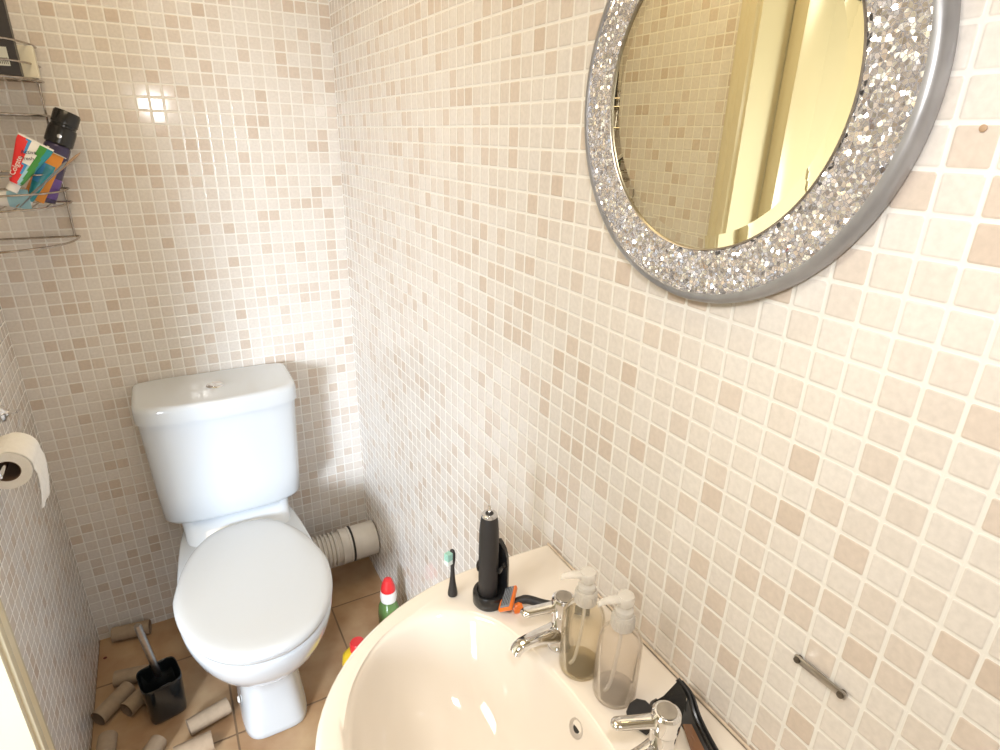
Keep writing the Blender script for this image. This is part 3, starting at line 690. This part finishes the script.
# ---------------------------------------------------------------- cleaning bottles
gb = thing('toilet_cleaner_bottle', 'green cleaner bottle with white neck and red cap by the right wall', 'bottle', (-.066, -.432, 0))
b = bmesh.new(); loft(b, [superring(z, 0, 0, a, c_, 2.8, 36) for z, a, c_ in ((.0005, .026, .036), (.006, .029, .040), (.12, .030, .041), (.150, .028, .036), (.170, .022, .025), (.180, .0165, .017))]); obj('bottle_body', b, m_green, gb)
b = bmesh.new(); lathe(b, [(.0165, .178), (.0225, .180), (.0245, .196), (.0225, .212), (.0145, .216)], 28); obj('neck', b, m_white, gb)
b = bmesh.new(); lathe(b, [(.0150, .215), (.0215, .216), (.0205, .226), (.0165, .241), (.0115, .253), (.003, .256)], 28); obj('cap', b, m_red, gb)
yb = thing('cleaner_bottle', 'yellow bottle with a red cap, mostly hidden by the basin rim', 'bottle', (-.196, -.555, -.0))
b = bmesh.new(); loft(b, [superring(z, 0, 0, a, c_, 2.6, 36) for z, a, c_ in ((.0005, .038, .034), (.006, .042, .038), (.12, .043, .038), (.145, .040, .036), (.160, .027, .026), (.166, .018, .018))]); obj('bottle_body', b, m_yellow, yb)
b = bmesh.new(); lathe(b, [(.016, .165), (.0205, .166), (.0200, .188), (.0175, .192), (.004, .193)], 28); obj('cap', b, m_red, yb)

# speck of dirt on the floor
b = bmesh.new(); bmesh.ops.create_icosphere(b, subdivisions=2, radius=.004); bmesh.ops.scale(b, vec=(1.3, 1, .4), verts=b.verts[:])
o = tag(obj('crumb', b, mat('dried_crumb', (.12, .01, .01), .7)), 'tiny dark red crumb on the floor near the left wall', 'crumb'); o.location = (-.822, -.085, .0017)

# ---------------------------------------------------------------- toilet roll and holder
rh = thing('toilet_roll_holder', 'chrome toilet roll holder fixed to the left wall', 'toilet roll holder', (-W_, -.40, .0))
RX, RZ = .046, .872     # roll axis offset from wall and height
b = bmesh.new(); lathe(b, [(.018, .0005), (.019, .003), (.016, .007), (.008, .010), (.006, .013)], 28, (0, .145, .872), rot=Matrix.Rotation(PI/2, 3, 'Y')); obj('wall_rose', b, m_chrome, rh)
b = bmesh.new(); tube(b, spline([(.010, .145, .872), (.022, .145, .873), (.031, .140, .872), (.036, .120, RZ+.001), (.043, .070, RZ), (RX, .020, RZ), (RX, .0, RZ), (RX, -.155, RZ), (RX, -.170, RZ+.006), (RX, -.174, RZ+.016)], 6), .0042, 12); obj('hanger_rod', b, m_chrome, rh)
roll = thing('toilet_roll', 'part-used white toilet roll with a hanging sheet, on the chrome holder', 'toilet roll', (-W_+RX, -.475, RZ-.013))
ry2 = Matrix.Rotation(PI/2, 3, 'X')
b = bmesh.new(); lathe(b, [(.0205, -.045), (.0365, -.045), (.0375, -.043), (.0375, .043), (.0365, .045), (.0205, .045), (.0205, -.045)], 56, rot=ry2, cap0=False, cap1=False); obj('paper_roll', b, m_paper, roll)
b = bmesh.new(); lathe(b, [(.0203, -.0448), (.0203, .0448), (.0192, .0448), (.0192, -.0448), (.0203, -.0448)], 40, rot=ry2, cap0=False, cap1=False); obj('cardboard_core', b, m_core, roll)
pts = [(.0382*math.sin(a), .0382*math.cos(a)) for a in [i*.13 for i in range(0, 14)]]
pts += [(.041, -.02), (.040, -.040), (.037, -.072), (.031, -.104)]
b = bmesh.new()
ra = [[Vector((x_, y_, z_)) for (x_, z_) in pts] for y_ in [-.044+.088*i/8 for i in range(9)]]
for k, r_ in enumerate(ra):
    for i, p_ in enumerate(r_):
        if i > 13: p_.x += .002*math.sin(k*1.1)*(i-13)/4; p_.z += (.012 if k < 4 else 0)*(i-13)/4*(4-k)/4
rb = [[p_+Vector((.0008, 0, .0003)) for p_ in r_] for r_ in ra]
for rr in (ra, rb):
    loft(b, rr, False, False, False)
obj('hanging_sheet', b, m_paper, roll)

# ---------------------------------------------------------------- corner wire shelf
sh = thing('corner_wire_shelf', 'chrome wire corner shelf hanging in the back left corner', 'shelf', (-W_, 0, 0))
LX = .190; LY = .200
def corner_ring(z, off=0.0, bulge=.035):
    # wire from back wall to left wall, curved front
    p = []
    for i in range(15):
        t = i/14; a = t*PI/2
        x_ = (LX+off)*math.cos(a)**(0.75) if t < 1 else 0.008; y_ = -((LY+off)*math.sin(a)**(0.75)) if t > 0 else -.008
        p.append(Vector((max(x_, .008), min(y_, -.008), z)))
    return p
def rail_obj(z, nm, off=0, back=True, r=.0022):
    b = bmesh.new(); P = corner_ring(z, off)
    tube(b, P, r, 8)
    tube(b, [(.006, -.006, z), (LX+off, -.006, z)], r, 8) if back else None
    tube(b, [(.006, -.006, z), (.006, -LY-off, z)], r, 8) if back else None
    obj(nm, b, m_wire, sh)
for zt in (1.284, 1.539):
    rail_obj(zt, 'basket_rail'); rail_obj(zt+.030, 'basket_rail'); rail_obj(zt+.068, 'basket_rail')
    b = bmesh.new()
    for i in range(7):
        x_ = .022+i*.026; yl = -LY*(1-(x_/(LX))**2.6)**(1/2.6) if x_ < LX else -.01
        tube(b, [(x_, -.008, zt-.001), (x_, yl+.002, zt-.001)], .0014, 6)
    obj('basket_floor', b, m_wire, sh)
rail_obj(1.203, 'support_ring', 0, True, .0024); rail_obj(1.470, 'support_ring', -.004, True, .0024)
b = bmesh.new(); tube(b, [(LX-.010, -.006, 1.20), (LX-.010, -.006, 1.609)], .0022, 8); obj('upright', b, m_wire, sh)
b = bmesh.new(); tube(b, [(.006, -LY+.010, 1.20), (.006, -LY+.010, 1.609)], .0022, 8); obj('upright', b, m_wire, sh)
b = bmesh.new(); tube(b, [(.008, -.008, 1.20), (.008, -.008, 1.609)], .0022, 8); obj('upright', b, m_wire, sh)

# things in the middle basket
def place(o, base, top, spin=0.0):
    R3 = frame_to(base, top, (0, 1, 0)) @ Matrix.Rotation(spin, 3, 'Z')
    o.matrix_world = Matrix.Translation(base) @ R3.to_4x4()
can = thing('spray_can', 'tall dark violet bottle with black cap leaning out of the middle basket', 'bottle')
b = bmesh.new(); lathe(b, [(.020, 0), (.0235, .002), (.0235, .115), (.021, .122), (.019, .124)], 32); obj('can_body', b, m_darkpurple, can)
b = bmesh.new(); lathe(b, [(.0237, .010), (.0238, .0105), (.0238, .052), (.0237, .0525)], 32, cap0=False, cap1=False); obj('purple_band', b, m_purple, can)
b = bmesh.new(); lathe(b, [(.0235, .121), (.0255, .123), (.0255, .150), (.0245, .156), (.0225, .158), (.0225, .162), (.0240, .164), (.0240, .186), (.0215, .190), (.003, .191)], 32); obj('cap', b, m_black, can)
b = bmesh.new(); lathe(b, [(.004, 0), (.004, .0012), (.001, .0014)], 14, (0, .0, .0)); 
bmesh.ops.rotate(b, cent=(0, 0, 0), matrix=Matrix.Rotation(-PI/2, 3, 'X').inverted(), verts=b.verts[:]); bmesh.ops.translate(b, vec=(0, -.0252, .137), verts=b.verts[:]); obj('cap_dot', b, m_silverp, can)
place(can, (-.698, -.078, 1.294), (-.618, -.062, 1.470)); can.scale = (1.06, 1.06, 1.07)

def squeeze_tube(o, L_, wd, mats_fn, cap_m, cap_h=.018, th=.016):
    """flat crimp at the top, round shoulder and cap at the bottom; colour bands are faces"""
    n = 40; b = bmesh.new(); rows = 26; rings = []
    for i in range(rows+1):
        t = i/rows; z = cap_h+L_*t; a = wd*(.36+.64*min(1, t*1.15)) if t > .0 else wd*.30; c_ = max(.0012, th*(1-t)**.8)
        rings.append([Vector((a*spow(math.cos(2*PI*j/n), .8), c_*spow(math.sin(2*PI*j/n), .9), z)) for j in range(n)])
    Lv = loft(b, rings); mats_ = []
    for f in b.faces:
        m_ = mats_fn(f.calc_center_median().x/wd, (f.calc_center_median().z-cap_h)/L_)
        if m_ not in mats_: mats_.append(m_)
        f.material_index = mats_.index(m_)
    obj('tube_body', b, mats_, o)
    b = bmesh.new(); lathe(b, [(wd*.30, 0), (wd*.33, .001), (wd*.33, cap_h), (wd*.2, cap_h+.001)], 28); obj('tube_cap', b, cap_m, o)
def tp_cols(u, v):
    if v > .955: return m_white
    d = u*1.0+(v-.5)*.2
    if u < .12-.75*max(0, v-.15): return m_red
    if u > .62: return m_teal
    if u > .28: return m_dgreen
    if u < -.25 and v > .6: return m_blue
    if v < .45 : return m_blue if u < .12 else m_paleblue
    return m_white
tp = thing('toothpaste_tube', 'red white and green toothpaste tube, crimped end up, in the middle basket', 'toothpaste')
squeeze_tube(tp, .098, .031, tp_cols, m_white)
def text_part(txt, size, m_, parent, loc, rot, nm='lettering'):
    cu = bpy.data.curves.new(nm, 'FONT'); cu.body = txt; cu.size = size; cu.extrude = .0003; cu.align_x = 'CENTER'; cu.align_y = 'CENTER'
    tmp = bpy.data.objects.new(nm, cu); C.objects.link(tmp); bpy.context.view_layer.update()
    me = bpy.data.meshes.new_from_object(tmp.evaluated_get(bpy.context.evaluated_depsgraph_get()))
    bpy.data.objects.remove(tmp); me.materials.clear(); me.materials.append(m_)
    o = bpy.data.objects.new(nm, me); C.objects.link(o); o.parent = parent; o.location = loc; o.rotation_euler = rot
    return o
place(tp, (-.733, -.172, 1.322), (-.676, -.155, 1.412))
X_ = Vector((-.05, .13, .98)).normalized(); Y_ = Vector((-.93, .30, 0)); Y_ = (Y_-X_*Y_.dot(X_)).normalized()
text_part('Colgate', .0135, m_white, tp, (-.0105, -.0128, .052), Matrix((X_, Y_, X_.cross(Y_))).transposed().to_euler())
text_part('Active', .010, m_darkpurple, tp, (-.003, -.0085, .088), (PI/2-.12, -.5, 0))
text_part('Fresh', .010, m_darkpurple, tp, (.000, -.0105, .075), (PI/2-.12, -.5, 0))

tt = thing('toothpaste_tube', 'slim teal tube standing between the red toothpaste tube and the orange carton', 'tube')
squeeze_tube(tt, .088, .016, lambda u, v: m_teal if v < .5 else (m_blue if u < 0 else m_teal), m_white, .014, .010)
place(tt, (-.718, -.140, 1.287), (-.668, -.130, 1.372))

ob = thing('carton', 'orange carton with pale end flap, leaning in the middle basket', 'carton')
b = bmesh.new(); box(b, (0, 0, .055), (.034, .022, .11), .0008, 1); obj('carton_body', b, m_orangecard, ob)
b = bmesh.new(); box(b, (.003, -.002, .1105), (.035, .023, .0016), .0004, 1); box(b, (-.016, -.011, .115), (.004, .005, .008), .0004, 1); obj('end_flap', b, m_creamcard, ob)
place(ob, (-.708, -.112, 1.300), (-.648, -.104, 1.402), 0.3)

for i, (p0, p1, lb) in enumerate((((-.735, -.152, 1.289), (-.600, -.150, 1.398), 'thin tan plastic stick poking furthest right out of the middle basket'),
                                  ((-.728, -.158, 1.289), (-.628, -.158, 1.380), 'thin dark stick lying just below the tan one in the basket'))):
    b = bmesh.new(); v0, v1 = Vector(p0), Vector(p1)
    tube(b, [v0, v0.lerp(v1, .35), v0.lerp(v1, .7), v0.lerp(v1, .93), v1], [.0022, .0036, .0046, .0050, .0015], 10, flat=.55)
    tag(obj('plastic_stick', b, (m_tan, m_grey)[i]), lb, 'stick')
lt = thing('cream_tube', 'white tube with pale blue end lying on the floor of the middle basket', 'tube')
squeeze_tube(lt, .10, .020, lambda u, v: m_paleblue if v > .62 else m_white, m_white, .016, .013)
place(lt, (-.818, -.120, 1.306), (-.70, -.160, 1.304))
db = thing('dark_tube', 'black tube with green stripe at the left edge of the middle basket', 'tube')
squeeze_tube(db, .09, .020, lambda u, v: m_dgreen if .55 < v < .7 else (m_white if v > .85 else m_blackm), m_blackm, .014, .012)
place(db, (-.800, -.10, 1.300), (-.760, -.165, 1.372))

# things in the top basket
bx = thing('black_box', 'tall black box with a pale label leaning in the top basket', 'box')
b = bmesh.new(); box(b, (0, 0, .085), (.075, .030, .17), .0012, 1); obj('box_body', b, m_blackcard, bx)
b = bmesh.new(); box(b, (.008, -.0152, .034), (.030, .0008, .034)); lb_ = obj('label', b, m_label, bx)
b = bmesh.new()
for i in range(9): box(b, (-.004+i*.003, -.0158, .026), (.0012, .0004, .012))
obj('printed_lines', b, m_blackcard, lb_)
place(bx, (-.710, -.110, 1.5425), (-.7105, -.110, 1.700))
cb_ = thing('cream_carton', 'small cream carton beside the black box in the top basket', 'carton')
b = bmesh.new(); box(b, (0, 0, .030), (.030, .026, .060), .0012, 1); obj('carton_body', b, m_creamcard, cb_)
b = bmesh.new(); box(b, (0, 0, .0605), (.028, .024, .001)); obj('end_flap', b, m_white, cb_)
place(cb_, (-.663, -.072, 1.5425), (-.663, -.072, 1.600))
